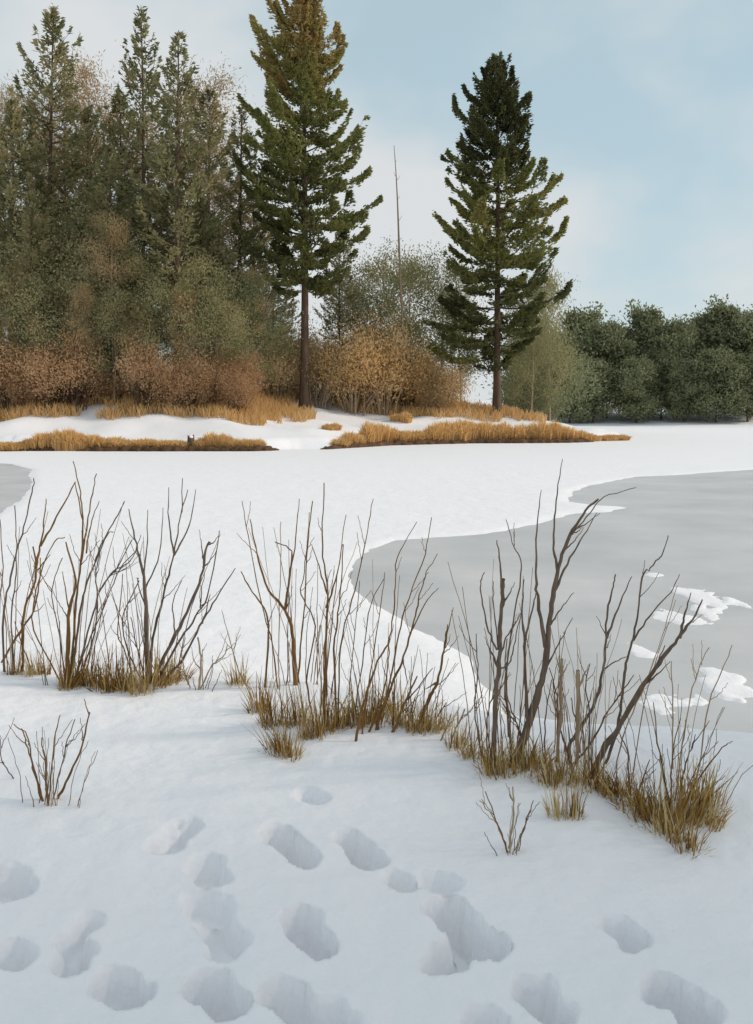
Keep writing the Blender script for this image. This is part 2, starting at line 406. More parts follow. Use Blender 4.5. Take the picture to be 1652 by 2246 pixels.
def hero_spruce(px, Z, top_py, prof, tint_fn, label, seed, z_low):
    """prof: rows (py, left half width px, right half width px); z_low py below which the trunk is bare"""
    rs = np.random.RandomState(seed)
    b = at_depth(px, Z); s = Z / FOC
    H = EYE + (HY - top_py) * s - b[2]
    py2h = lambda py: (EYE + (HY - py) * s) - b[2]
    ph = np.array([py2h(p[0]) for p in prof])[::-1]; pl = np.array([p[1] * s for p in prof])[::-1]; pr = np.array([p[2] * s for p in prof])[::-1]
    root = bpy.data.objects.new('spruce_tree', None); COL.objects.link(root); root.location = b
    tag(root, label, 'tree')
    mb, tp = trunk_mesh(H, 0.0085 * H + 0.03, rs, 0.10); mb.build('trunk', [M['bark']], root, smooth=True)
    crown = MB()
    n = int(H * 26); hh = py2h(z_low) + (H - py2h(z_low)) * rs.rand(n)
    lim = 0.30 * (np.interp(hh, ph, pl) + np.interp(hh, ph, pr)) / 2 + 0.03
    a = rs.rand(n) * 6.283; rr = lim * np.sqrt(rs.rand(n))
    c = np.stack([np.interp(hh, tp[:, 2], tp[:, 0]) + rr * np.cos(a), np.interp(hh, tp[:, 2], tp[:, 1]) + rr * np.sin(a), hh], 1)
    tn = np.array([tint_fn(1 - q / H) for q in hh])
    crown.leaves(c, np.stack([np.cos(a), np.sin(a), 0.9 + 0 * a], 1) + rs.normal(size=(n, 3)) * .4, 0.22, 0.06, np.clip(tn + rs.normal(size=n) * .08, 0, 1), 0, rs)
    cr = crown.build('crown', [M['needles']], root)
    h = py2h(z_low); i = 0; az = rs.rand() * 6
    while h < H - 0.15:
        f = 1 - h / H
        az += 2.399 + rs.normal() * 0.3
        cs = math.cos(az)
        reach = 0.5 * (1 + cs) * np.interp(h, ph, pr) + 0.5 * (1 - cs) * np.interp(h, ph, pl)
        e0 = math.radians(np.interp(h / H, [0.1, 0.35, 0.6, 0.85, 1.0], [2, 10, 18, 34, 66]) + rs.normal() * 11)
        ln = max(0.25, reach * rs.uniform(0.55, 1.12) / max(math.cos(e0), 0.5))
        h0 = h - math.sin(e0) * ln * 0.75
        h0 = max(h0, 0.6)
        base = np.array([np.interp(h0, tp[:, 2], tp[:, 0]), np.interp(h0, tp[:, 2], tp[:, 1]), h0])
        mb = MB()
        spruce_branch(mb, base, az, e0, ln, rs, tint_fn(f) + rs.normal() * 0.08, 230, (0.27, 0.10))
        mb.build('branch', [M['bark'], M['needles']], cr)
        h += (0.075 + 0.07 * rs.rand()) * (0.75 + 0.75 * f); i += 1
    # a few dead snags on the bare trunk
    for q in range(5):
        h0 = rs.uniform(0.8, max(1.2, py2h(z_low))); a = rs.rand() * 6.28; ln = rs.uniform(0.4, 1.1)
        mb = MB(); p0 = np.array([0, 0, h0]); p1 = p0 + np.array([math.cos(a), math.sin(a), -0.1]) * ln
        mb.tube([p0, (p0 + p1) / 2 + [0, 0, .04], p1], [0.022, 0.014, 0.005], 4); mb.build('dead_branch', [M['bark']], root)
    return root

hero_spruce(1090, 53, 118,
    [(118, 6, 8), (160, 30, 36), (200, 70, 58), (260, 92, 80), (300, 104, 80), (350, 104, 120), (400, 112, 134), (450, 118, 150), (500, 140, 138),
     (545, 158, 140), (600, 125, 132), (650, 130, 158), (700, 175, 110), (760, 205, 70), (800, 120, 45)],
    lambda f: float(np.interp(f, [0, 0.3, 0.38, 0.55, 0.62, 1.0], [0.18, 0.25, 0.66, 0.62, 0.36, 0.34])),
    'tall lone dark green spruce standing on the tip of the snowy island', 21, 790)
hero_spruce(668, 50, -30,
    [(-30, 8, 8), (40, 72, 62), (100, 118, 92), (150, 100, 78), (200, 112, 90), (270, 140, 105), (330, 135, 160), (400, 148, 145), (450, 150, 150),
     (550, 132, 142), (600, 118, 122), (650, 78, 66), (700, 52, 46), (760, 40, 42), (800, 22, 30)],
    lambda f: float(np.interp(f, [0, 0.2, 0.3, 1.0], [0.92, 0.80, 0.55, 0.34])),
    'tallest spruce with brownish top and bare lower trunk, growing at the edge of the forest', 22, 640)

def spruce_proto(H, rmax, seed, low=0.12, dens=55, lf=(0.30, 0.10), gap=0.17, gaps=1.0):
    rs = np.random.RandomState(seed)
    root = bpy.data.objects.new('spruce_tree', None)
    COL.objects.link(root)
    mb, tp = trunk_mesh(H, 0.008 * H + 0.03, rs, 0.12, 6); mb.build('trunk', [M['bark']], root, smooth=True)
    mb = MB(); h = low * H; az = rs.rand() * 6
    while h < H - 0.1:
        f = h / H
        az += 2.399 + rs.normal() * 0.3
        reach = rmax * np.interp(f, [0, 0.15, 0.35, 0.6, 0.85, 1.0], [0.55, 0.8, 1.0, 0.82, 0.42, 0.05]) * rs.uniform(0.6, 1.15)
        e0 = math.radians(np.interp(f, [0.1, 0.4, 0.7, 1.0], [6, 16, 32, 68]) + rs.normal() * 8)
        ln = max(0.25, reach / max(math.cos(e0), 0.5)); h0 = max(0.5, h - math.sin(e0) * ln * 0.7)
        base = np.array([np.interp(h0, tp[:, 2], tp[:, 0]), np.interp(h0, tp[:, 2], tp[:, 1]), h0])
        spruce_branch(mb, base, az, e0, ln, rs, 0.32 + rs.normal() * 0.16 + 0.18 * (rs.rand() < 0.25), dens, lf)
        h += gap * (0.5 + rs.rand()) * (1.25 - 0.5 * f)
    mb.build('crown', [M['bark'], M['forest']], root)
    return root

protos = [spruce_proto(17, 2.9, 31), spruce_proto(17, 2.5, 32, 0.2), spruce_proto(17, 3.2, 33, 0.08), spruce_proto(17, 2.3, 34, 0.26)]
used = set()
def place_tree(plist, k, H0, px, top, Z, label, group=None, cat='tree', wide=1.0):
    pr = plist[k]
    o = pr if id(pr) not in used else copy_tree(pr)
    used.add(id(pr))
    b = at_depth(px, Z)
    H = EYE + (HY - top) / FOC * Z - b[2]
    s = H / H0
    o.location = (b[0], b[1], b[2] - 0.05); o.scale = (s * wide, s * wide, s); o.rotation_euler = (0, 0, random.uniform(0, 6.28))
    tag(o, label, cat, group)
    return o
FORLAB = 'tall olive green spruce crowded among others in the back rank of the dense forest'
FORGRP = 'back rank spruces of the dense forest'
place_tree(protos, 1, 17, 388, 60, 47.5, 'spruce with a bare brown lower trunk at the front edge of the dense forest')
place_tree(protos, 3, 17, 312, 8, 52, 'slender spruce with a thin dark spire rising above the dense forest', wide=0.85)
place_tree(protos, 0, 17, 108, 15, 51, 'spruce with upswept limbs and dark pointed top above the dense forest')
for k, px, top, Z, w in [(2, 30, 215, 49, 1.05), (0, 190, 235, 53, 1.0), (2, 455, 190, 54, 1.0), (1, 525, 225, 52, 1.0), (3, -45, 110, 52, 1.0),
                         (2, 245, 320, 48, 1.1), (0, 70, 420, 47, 1.1), (1, 150, 470, 49, 1.2), (2, 330, 400, 50, 1.2), (0, 440, 430, 49, 1.1),
                         (2, 560, 410, 55, 1.2), (3, 0, 330, 55, 1.2), (0, 270, 200, 57, 1.1), (1, 400, 260, 58, 1.1), (3, 140, 270, 58, 1.1), (2, 600, 480, 57, 1.0), (0, 745, 500, 55, 0.9)]:
    if px > 555: place_tree(protos, k, 17, px, top, Z, 'small olive spruce half hidden behind the tallest brown topped spruce', 'small spruces behind the tallest spruce', wide=w)
    elif Z <= 50: place_tree(protos, k, 17, px, top, Z, 'shorter olive spruce in the front rank of the dense forest, half hidden by the thicket', 'front rank spruces of the dense forest', wide=w)
    else: place_tree(protos, k, 17, px, top, Z, FORLAB, FORGRP, wide=w)

# ------------------------------------------------------------------ leafy / bare broad trees
def broad_proto(name, H, width, seed, mat, barkm, nleaf, leaf=(0.20, 0.10), low=0.2, limbs=16, round_top=0.8, trunk_r=0.10):
    """trunk with forking limbs; leaf clumps sit round the twig ends; outline = uneven dome"""
    rs = np.random.RandomState(seed)
    root = bpy.data.objects.new(name, None); COL.objects.link(root)
    mb, tp = trunk_mesh(H * 0.82, trunk_r, rs, 0.25, 6)
    ends = []
    for i in range(limbs):
        f = low + (0.80 - low) * (i + rs.rand()) / limbs
        h0 = f * H; az = i * 2.399 + rs.normal() * 0.4
        fr = (f - low) / (0.85 - low)
        ln = width * 0.5 * (0.55 + 0.5 * math.sin(math.pi * min(1, 0.25 + 0.75 * fr))) * rs.uniform(0.75, 1.1)
        e = math.radians(25 + 40 * fr + rs.normal() * 8)
        d = np.array([math.cos(az) * math.cos(e), math.sin(az) * math.cos(e), math.sin(e)])
        p0 = np.array([np.interp(h0, tp[:, 2], tp[:, 0]), np.interp(h0, tp[:, 2], tp[:, 1]), h0])
        p2 = p0 + d * ln; p1 = (p0 + p2) / 2 + rs.normal(size=3) * 0.06 * ln
        mb.tube([p0, p1, p2], [trunk_r * 0.35 * (1.1 - f), trunk_r * 0.2 * (1.1 - f) + .006, 0.006], 4)
        for q in range(4):
            t = rs.uniform(0.35, 1.0); s0 = p0 + (p2 - p0) * t
            dd = unit(d + rs.normal(size=3) * 0.65 + [0, 0, 0.25]); l2 = ln * rs.uniform(0.25, 0.5)
            s1 = s0 + dd * l2; mb.tube([s0, (s0 + s1) / 2 + rs.normal(size=3) * .03, s1], [0.014, 0.009, 0.004], 3)
            ends.append((s1, dd, l2)); ends.append(((s0 + s1) / 2, dd, l2))
    ends.append((np.array([tp[-1, 0], tp[-1, 1], H * 0.86]), np.array([0, 0, 1.0]), H * 0.1))
    mb.build('trunk', [barkm], root, smooth=True)
    cb = MB(); per = nleaf // len(ends)
    for (c, d, l2) in ends:
        sp = 0.22 + 0.32 * l2
        p = c + rs.normal(size=(per, 3)) * sp * np.array([1, 1, 0.8])
        p = p[p[:, 2] > 0.1]
        ti = np.clip(0.45 + rs.normal() * 0.22 + rs.normal(size=len(p)) * 0.10, 0, 1)
        cb.leaves(p, d[None] + rs.normal(size=(len(p), 3)) * 0.8, leaf[0] * rs.uniform(0.6, 1.3, len(p)), leaf[1] * rs.uniform(0.7, 1.3, len(p)), ti, 0, rs,
                  nrm=1.2 * (p - c) / (np.linalg.norm(p - c, axis=1)[:, None] + 1e-6) + 0.7 * unit(c - np.array([0, 0, H * 0.4]))[None])
    cb.build('crown', [mat], root)
    return root

tans = [broad_proto('bare_tree', 14, 5.0, 41, M['tan'], M['palebark'], 15000, (0.17, 0.04), 0.2, 20), broad_proto('bare_tree', 14, 4.2, 42, M['tan'], M['palebark'], 13000, (0.17, 0.04), 0.3, 18)]
for i, (px, top, Z, w) in enumerate([(20, 120, 57, 1.0), (208, 55, 58, 0.95), (430, 95, 57, 0.9), (335, 190, 60, 1.1), (480, 330, 53, 1.0), (130, 190, 60, 1.0), (250, 430, 46.8, 0.9), (40, 520, 46.5, 0.9), (560, 560, 49, 0.9), (175, 590, 46.2, 0.9), (305, 640, 46.2, 0.9), (405, 590, 46.6, 0.9), (505, 640, 47.2, 0.9), (85, 670, 45.8, 0.9)]):
    place_tree(tans, i % 2, 14, px, top, Z, 'pale tan leafless tree with a haze of fine twigs between the forest spruces', 'tan leafless trees in the dense forest', wide=w)

sages = [broad_proto('leafy_tree', 7, 4.4, 51, M['sage'], M['palebark'], 11000, (0.13, 0.06), 0.12, 16, trunk_r=0.07), broad_proto('leafy_tree', 7, 3.6, 52, M['sage'], M['palebark'], 9000, (0.13, 0.06), 0.15, 14, trunk_r=0.06)]
for i, (px, top, Z, w) in enumerate([(838, 560, 57, 1.0), (905, 555, 60, 1.0), (965, 570, 59, 0.9), (1010, 640, 57, 0.9), (780, 610, 58, 1.0)]):
    place_tree(sages, i % 2, 7, px, top, Z, 'small hazy sage coloured tree between the two tallest spruces', 'sage trees between the two tallest spruces', wide=w)
for i, (px, top, Z, w) in enumerate([(1165, 640, 57, 0.7), (1205, 590, 60, 0.75)]):
    place_tree(sages, i % 2, 7, px, top, Z, 'small loose sage coloured tree between the lone spruce and the dark far wood', 'sage trees beside the lone spruce', wide=w)

for i, (px, top, Z, w) in enumerate([(15, 560, 47.5, 1.0), (75, 600, 46.6, 0.9), (130, 520, 48, 1.0), (195, 570, 47, 0.9), (250, 640, 46.4, 0.9), (300, 540, 48, 1.0), (345, 610, 46.6, 0.8),
                                     (430, 560, 47.6, 0.9), (480, 620, 47, 0.9), (535, 590, 48.5, 0.9), (590, 650, 50.5, 0.8), (100, 450, 50, 0.8), (225, 440, 50, 0.8), (460, 480, 50, 0.8)]):
    place_tree(sages, i % 2, 7, px, top, Z, 'hazy olive brown thicket tree at the front of the dense forest', 'thicket trees before the dense forest', wide=w)
# thin dead pole
def dead_pole():
    b = at_depth(888, 54); s = 54 / FOC
    H = EYE + (HY - 318) * s - b[2]; rs = np.random.RandomState(8)
    root = bpy.data.objects.new('dead_tree', None); COL.objects.link(root); root.location = b
    tag(root, 'thin dead pale pole of a tree rising above the sage trees', 'tree')
    t = np.linspace(0, 1, 12); pts = np.stack([-24 * s * t ** 1.5 + 0.03 * np.sin(t * 9), 0.1 * t, t * H - 0.2 * (t == 0)], 1)
    mb = MB(); mb.tube(pts, 0.10 * (1 - t) + 0.016, 6); mb.build('trunk', [M['palebark']], root, smooth=True)
    for q in range(14):
        h = rs.uniform(0.3, 0.95); a = rs.rand() * 6.28; ln = rs.uniform(0.3, 1.2) * (1.2 - h)
        p0 = np.array([np.interp(h, t, pts[:, 0]), np.interp(h, t, pts[:, 1]), h * H]); p1 = p0 + np.array([math.cos(a) * .6, math.sin(a) * .6, 0.8]) * ln
        mb = MB(); mb.tube([p0, (p0 + p1) / 2 + [0, 0, -.05], p1], [0.016, 0.011, 0.005], 4); mb.build('dead_branch', [M['palebark']], root)
dead_pole()

# ------------------------------------------------------------------ far wood across the lake
fars = [broad_proto('round_tree', 10, 6.4, 61, M['far'], M['bark'], 13000, (0.36, 0.2), 0.05, 24, trunk_r=0.12),
        broad_proto('round_tree', 10, 5.4, 62, M['far'], M['bark'], 12000, (0.36, 0.2), 0.05, 22, trunk_r=0.12),
        broad_proto('round_tree', 10, 7.0, 63, M['far'], M['bark'], 14000, (0.36, 0.2), 0.05, 26, trunk_r=0.12)]
for i, (px, top, Z, w) in enumerate([(1225, 730, 91, 0.9), (1272, 668, 96, 0.95), (1330, 712, 92, 1.0), (1372, 722, 95, 0.9), (1422, 662, 94, 0.85), (1478, 708, 91, 0.9), (1530, 700, 95, 1.0),
                                     (1588, 655, 93, 0.95), (1640, 690, 91, 1.0), (1700, 680, 95, 1.0), (1300, 780, 88.5, 1.1), (1395, 790, 88, 1.1), (1250, 800, 89.5, 1.0), (1500, 780, 88, 1.1),
                                     (1570, 770, 87.5, 1.1), (1640, 780, 87.5, 1.1), (1190, 730, 97, 1.0), (1450, 770, 90, 1.0), (1150, 734, 102, 0.9)]):
    if top < 735: place_tree(fars, i % 3, 10, px, top, Z, 'taller round topped olive tree in the back row of the wood across the lake', 'back row of the wood across the lake', wide=w)
    else: place_tree(fars, i % 3, 10, px, top, Z, 'lower dark olive tree in the front row of the wood across the lake', 'front row of the wood across the lake', wide=w)

# ------------------------------------------------------------------ undergrowth bushes
def bush_proto(name, H, W, seed, mat, barkm, stems, nleaf, leaf=(0.14, 0.05)):
    rs = np.random.RandomState(seed)
    root = bpy.data.objects.new(name, None); COL.objects.link(root)
    sb = MB(); cb = MB()
    for i in range(stems):
        a = rs.rand() * 6.283; sp = rs.rand() ** 0.6
        p0 = np.array([math.cos(a), math.sin(a), 0]) * 0.15 * W * rs.rand() + [0, 0, -0.08]
        p2 = np.array([math.cos(a) * W * .5 * sp, math.sin(a) * W * .5 * sp, H * rs.uniform(0.6, 1.0) * math.sqrt(max(0.1, 1 - 0.65 * sp * sp))])
        p1 = (p0 + p2) / 2 + [0, 0, 0.12 * H] + rs.normal(size=3) * 0.05
        t = np.linspace(0, 1, 5)[:, None]; pts = (1 - t) ** 2 * p0 + 2 * t * (1 - t) * p1 + t * t * p2
        sb.tube(pts, np.linspace(0.022, 0.006, 5), 4)
        for q in range(3):
            k = rs.uniform(0.4, 0.95); s0 = (1 - k) ** 2 * p0 + 2 * k * (1 - k) * p1 + k * k * p2
            s1 = s0 + (unit(p2 - p0) + rs.normal(size=3) * 0.5) * H * 0.2; sb.tube([s0, s1], [0.009, 0.004], 3)
            n = nleaf // (stems * 3); p = s0 + (s1 - s0) * rs.rand(n, 1) + rs.normal(size=(n, 3)) * (0.12 + 0.05 * H)
            p = p[p[:, 2] > 0.03]; n = len(p)
            cb.leaves(p, unit(s1 - s0)[None] + rs.normal(size=(n, 3)) * 0.7, leaf[0] * rs.uniform(.6, 1.3, n), leaf[1] * rs.uniform(.7, 1.3, n), np.clip(0.5 + rs.normal() * .2 + rs.normal(size=n) * .1, 0, 1), 0, rs, nrm=(p - np.array([0, 0, H * .3])) / H)
    sb.build('stem', [barkm], root, smooth=True); cb.build('foliage', [mat], root)
    return root
rusts = [bush_proto('undergrowth_bush', 3, 3.2, 71, M['rust'], M['bark'], 30, 7000, (0.13, 0.04)), bush_proto('undergrowth_bush', 3, 2.8, 72, M['rust'], M['bark'], 26, 6000, (0.13, 0.04))]
tanb = [bush_proto('undergrowth_bush', 3, 3.4, 73, M['tan'], M['palebark'], 30, 6000, (0.13, 0.04)), bush_proto('undergrowth_bush', 3, 3.0, 74, M['grass'], M['palebark'], 26, 5500, (0.14, 0.04))]
rr = np.random.RandomState(5)
for i in range(22):
    px = -30 + i * 27 + rr.uniform(-12, 12); Z = rr.uniform(45, 48.5)
    place_tree(rusts, i % 2, 3, px, rr.uniform(740, 822), Z, 'rusty brown leafless bush in the undergrowth at the foot of the dense forest', 'rusty bushes under the dense forest', 'bush', rr.uniform(0.8, 1.2))
for i in range(18):
    px = 545 + i * 26 + rr.uniform(-14, 14); Z = rr.uniform(50.5, 55)
    place_tree(tanb, i % 2, 3, px, rr.uniform(700, 800) if px < 950 else rr.uniform(770, 830), Z, 'pale tan bush on the snowy slope around the two tallest spruces', 'tan bushes on the island slope', 'bush', rr.uniform(0.8, 1.2))
fb = [bush_proto('evergreen_bush', 3, 4.2, 75, M['far'], M['bark'], 34, 9000, (0.13, 0.055))]
for px, top, Z in [(1150, 828, 59), (1182, 845, 61), (1170, 740, 64)]:
    place_tree(fb, 0, 3, px, top, Z, 'dark olive bush on the slope behind the lone spruce, before the far wood', 'dark bushes behind the lone spruce', 'bush')

# ------------------------------------------------------------------ sedge along the shore
def sedge_proto(H, W, seed, n=520):
    rs = np.random.RandomState(seed); mb = MB()
    a = rs.rand(n) * 6.283; sp = np.sqrt(rs.rand(n))
    hd = np.stack([np.cos(a), np.sin(a)], 1)
    top = H * np.sqrt(np.maximum(0.05, 1 - 0.85 * sp ** 2)) * rs.uniform(0.72, 1.05, n)
    b = np.zeros((n, 3)); b[:, :2] = hd * (sp * W * 0.36)[:, None]; b[:, 2] = -0.12
    m = np.zeros((n, 3)); m[:, :2] = hd * (sp * W * 0.43)[:, None]; m[:, 2] = top * 0.75
    t = np.zeros((n, 3)); t[:, :2] = hd * (sp * W * 0.52 + 0.06)[:, None] + rs.normal(size=(n, 2)) * 0.05; t[:, 2] = top * rs.uniform(0.8, 1.0, n)
    s = np.stack([-np.sin(a + rs.normal(size=n)), np.cos(a + rs.normal(size=n)), 0 * a], 1) * (0.022 * rs.uniform(.6, 1.4, n))[:, None]
    v = np.stack([b - s, b + s, m + s, m - s, t + s * .25, t - s * .25], 1).reshape(-1, 3)
    i = np.arange(n)[:, None] * 6
    f = np.concatenate([i + [[0, 1, 2, 3]], i + [[3, 2, 4, 5]]])
    ti = np.clip(0.45 + rs.normal(size=n) * 0.2, 0, 1)
    mb.add(v, f, 0, np.concatenate([ti, ti]))
    return mb.mesh('sedge_clump', [M['sedge']])
sed = [sedge_proto(0.9, 1.5, s) for s in (81, 82, 83, 84)]
def sedge(px, py_top, py_base, wpx, label, group):
    # the base pixel is on the shore bank
    g = ground_hit(px, py_base); s = g[1] / FOC
    H = max(0.3, (py_base - py_top) * s); W = wpx * s
    o = link('sedge_clump', sed[rr.randint(4)]); o.location = g
    o.scale = (W / 1.5, W / 1.5, H / 0.9); o.rotation_euler = (0, 0, rr.rand() * 6.28)
    tag(o, label, 'sedge', group)
SL = 'rounded tan sedge clump in the row along the shore below the dense forest'
SR = 'rounded golden sedge clump in the row along the shore below the lone spruce'
def interp_row(xs, pts): return np.interp(xs, [p[0] for p in pts], [p[1] for p in pts])
topL = [(-20, 962), (60, 966), (75, 945), (120, 938), (150, 934), (175, 945), (220, 955), (300, 958), (350, 962), (398, 960)]
for px in np.arange(-25, 405, 19):
    px2 = px + rr.uniform(-5, 5); sedge(px2, interp_row(px2, topL) + rr.uniform(-3, 5), 986, rr.uniform(46, 66), SL, 'sedge along the shore below the forest')
topL2 = [(440, 962), (462, 938), (485, 948), (520, 958), (572, 962)]
for px in np.arange(445, 572, 17):
    px2 = px + rr.uniform(-4, 4); sedge(px2, interp_row(px2, topL2) + rr.uniform(-3, 4), 986, rr.uniform(38, 52), SL, 'sedge along the shore below the forest')
topR = [(740, 962), (765, 942), (790, 945), (800, 915), (840, 925), (880, 938), (930, 935), (960, 918), (1010, 912), (1060, 918), (1100, 922), (1150, 925), (1210, 915), (1230, 920), (1262, 938), (1300, 952), (1372, 958)]
for px in np.arange(748, 1375, 18):
    px2 = px + rr.uniform(-5, 5); base = np.interp(px2, [740, 860, 1050, 1250, 1380], [980, 971, 968, 967, 964])
    sedge(px2, interp_row(px2, topR) + rr.uniform(-3, 5), base, rr.uniform(42, 62) * (0.8 if px2 > 1280 else 1), SR, 'sedge along the shore below the lone spruce')
for px, top, base in [(735, 925, 942), (720, 930, 942), (890, 900, 925), (870, 905, 922)]:
    sedge(px, top, base, 36, 'low tan sedge tuft on the snow slope above the gap in the shore row', 'sedge on the slope above the gap')

# dark peat edge under the sedge
def peat_edge(x0, x1, seed, label):
    rs = np.random.RandomState(seed)
    xs = np.arange(x0, x1 + 1, 5.0)
    pts = [ (x, np.interp(x, [-100, 560, 640, 720, 860, 1050, 1250, 1385], [991, 991, 989, 987, 978, 973.5, 972.5, 968.5])) for x in xs]
    mb = MB(); rows = []
    for k, (x, y) in enumerate(pts):
        X, Y = lakept(x, y); e = min(1, (k + .4) / 5, (len(pts) - k - .6) / 5)
        hgt = (0.17 + rs.uniform(-.06, .07)) * max(0.15, e); dpt = 0.6 * max(.2, e)
        j = rs.uniform(-.12, .12)
        rows.append([(X, Y + j, LAKE - .06), (X, Y + j + .04, LAKE + hgt * .7), (X, Y + j + .18, LAKE + hgt), (X, Y + j + dpt + .3, LAKE + hgt + .03), (X, Y + j + dpt + .5, LAKE - .06)])
    v = np.array(rows).reshape(-1, 3); n = 5
    i = np.arange(len(rows) - 1)[:, None] * n; j = np.arange(4)[None]
    mb.add(v, np.stack([i + j, i + n + j, i + n + j + 1, i + j + 1], -1).reshape(-1, 4))
    return struct(mb.build('shore_bank', [M['peat']], smooth=False), label)
peat_edge(-90, 130, 1, 'dark peat bank edge below the forest sedge'); peat_edge(165, 612, 2, 'dark peat bank edge below the forest sedge, ending at the snow gap'); peat_edge(702, 1310, 3, 'dark peat bank edge below the golden sedge')

# stump in the sedge row
def stump():
    g = ground_hit(418, 984); s = g[1] / FOC; rs = np.random.RandomState(4)
    root = bpy.data.objects.new('tree_stump', None); COL.objects.link(root); root.location = g
    tag(root, 'small brown broken stump in a gap of the shore sedge', 'stump')
    H = 24 * s; mb = MB(); t = np.linspace(0, 1, 5); k = 9
    th = np.arange(k) * 6.283 / k; v = []
    for q, tq in enumerate(t):
        r = (0.20 - 0.07 * tq ** .5) * (1 + 0.15 * np.sin(th * 3 + 1)); z = tq * H + (0.10 * np.sin(th * 2 + 0.5) if q == 4 else 0 * th) - (0.1 if q == 0 else 0)
        v.append(np.stack([r * np.cos(th), r * np.sin(th), z + 0 * th], 1))
    v = np.concatenate(v); i = np.arange(4)[:, None] * k; j = np.arange(k)[None]; j2 = (j + 1) % k
    mb.add(v, np.stack([i + j, i + j2, i + k + j2, i + k + j], -1).reshape(-1, 4))
    top = v[-k:]; c = top.mean(0)
    mb.add(np.concatenate([top, [c]]), [[q, (q + 1) % k, k, k] for q in range(0)] or [[0, 1, 2, 3], [3, 4, 5, 6], [6, 7, 8, 0], [0, 3, 6, 6]][:3])
    mb.build('trunk', [M['bark']], root)
    sc = MB(); sc.tube([c + [0, 0, -.05], c + [0, 0, .02], c + [0, 0, .05], c + [0, 0, .06]], [0.12, 0.125, 0.08, 0.01], 9); sc.build('snow_cap', [M['snow']], root, smooth=True)
stump()

# loose dry grass on the slope: nobody could count it
def slope_grass():
    rs = np.random.RandomState(12); mb = MB(); n = 60000
    px = rs.uniform(-30, 1260, n); Z = rs.uniform(41, 60, n); X = (px - CX) / FOC * Z
    d = poly_sd(ISLAND, X, Z); nz = vnoise(X * .55 + 7, Z * .4) + .6 * vnoise(X * 1.6, Z * 1.3)
    m = (d > 2.5) & (nz > np.interp(d, [2.5, 4.5, 6, 20], [0.42, 0.16, -0.12, -0.3]))
    X, Z = X[m], Z[m]; n = len(X); g = height0(X, Z)
    h = rs.uniform(0.25, 0.6, n); b = np.stack([X, Z, g - .04], 1); t = b + np.stack([rs.normal(size=n) * .14, rs.normal(size=n) * .14, h], 1)
    mid = (b + t) / 2 + np.array([0, 0, 0.06]); s = np.stack([rs.normal(size=n), rs.normal(size=n) * .5, 0 * h], 1); s = s / np.linalg.norm(s, axis=1)[:, None] * .022
    v = np.stack([b - s, b + s, mid + s, mid - s, t + s * .2, t - s * .2], 1).reshape(-1, 3); i = np.arange(n)[:, None] * 6
    ti = np.clip(.5 + .5 * vnoise(X, Z) + rs.normal(size=n) * .15, 0, 1)
    mb.add(v, np.concatenate([i + [[0, 1, 2, 3]], i + [[3, 2, 4, 5]]]), 0, np.concatenate([ti, ti]))
    o = mb.build('dry_grass', [M['grass']]); tag(o, 'pale golden dry grass scattered over the snowy island slope', 'grass', kind='stuff')
slope_grass()

# ------------------------------------------------------------------ foreground shrubs, traced stem by stem
def c5(p): return (p[0] * 0.4989, 974.1 + p[1] * 0.4989)
def c6(p): return (824.2 + p[0] * 0.5012, 974.1 + p[1] * 0.5012)
def smooth_poly(P, k=5):
    """Catmull-Rom through the points (columns: any)"""
    P = np.asarray(P, float)
    if len(P) < 3: 
        t = np.linspace(0, 1, k + 1)[:, None]; return P[0] * (1 - t) + P[1] * t
    Q = np.concatenate([[2 * P[0] - P[1]], P, [2 * P[-1] - P[-2]]]); out = []
    for i in range(len(P) - 1):
        a, b, c, d = Q[i:i + 4]; t = np.linspace(0, 1, k, endpoint=False)[:, None]
        out.append(0.5 * (2 * b + (c - a) * t + (2 * a - 5 * b + 4 * c - d) * t ** 2 + (3 * b - a - 3 * c + d) * t ** 3))
    return np.concatenate(out + [P[-1:]])

frs = np.random.RandomState(17)
def stem_path(pix, Zb, lean, zpx0):
    """pixels -> points; the depth leans evenly with height above the foot"""
    pts = []
    for (x, y) in pix:
        hh = (zpx0 - y) / FOC * Zb
        Z = Zb + lean * hh
        pts.append(((x - CX) / FOC * Z, Z, EYE + (HY - y) / FOC * Z))
    return np.array(pts)
def grow_stem(root_loc, parent, T, pix, w0, w1, mat, Zb, lean, zpx0, name, sink=0.06):
    P = stem_path([T(p) for p in pix], Zb, lean, zpx0)
    if name == 'stem':
        P = np.concatenate([[P[0] - (unit(P[1] - P[0]) * sink) + [0, 0, -sink * .5]], P])
    S = smooth_poly(P, 5); t = np.linspace(0, 1, len(S))
    px_m = 0.5 * Zb / FOC                       # one trace pixel is half a reference pixel
    rad = np.maximum(0.5 * px_m * (w0 + (w1 - w0) * t ** 0.8), 0.0011) * (1 + 0.10 * np.sin(t * 37 + frs.rand() * 6))
    S[1:-1] += frs.normal(size=(len(S) - 2, 3)) * 0.0018
    mb = MB(); mb.tube(S - root_loc, rad, 6)
    return mb.build(name, [mat], parent, smooth=True)

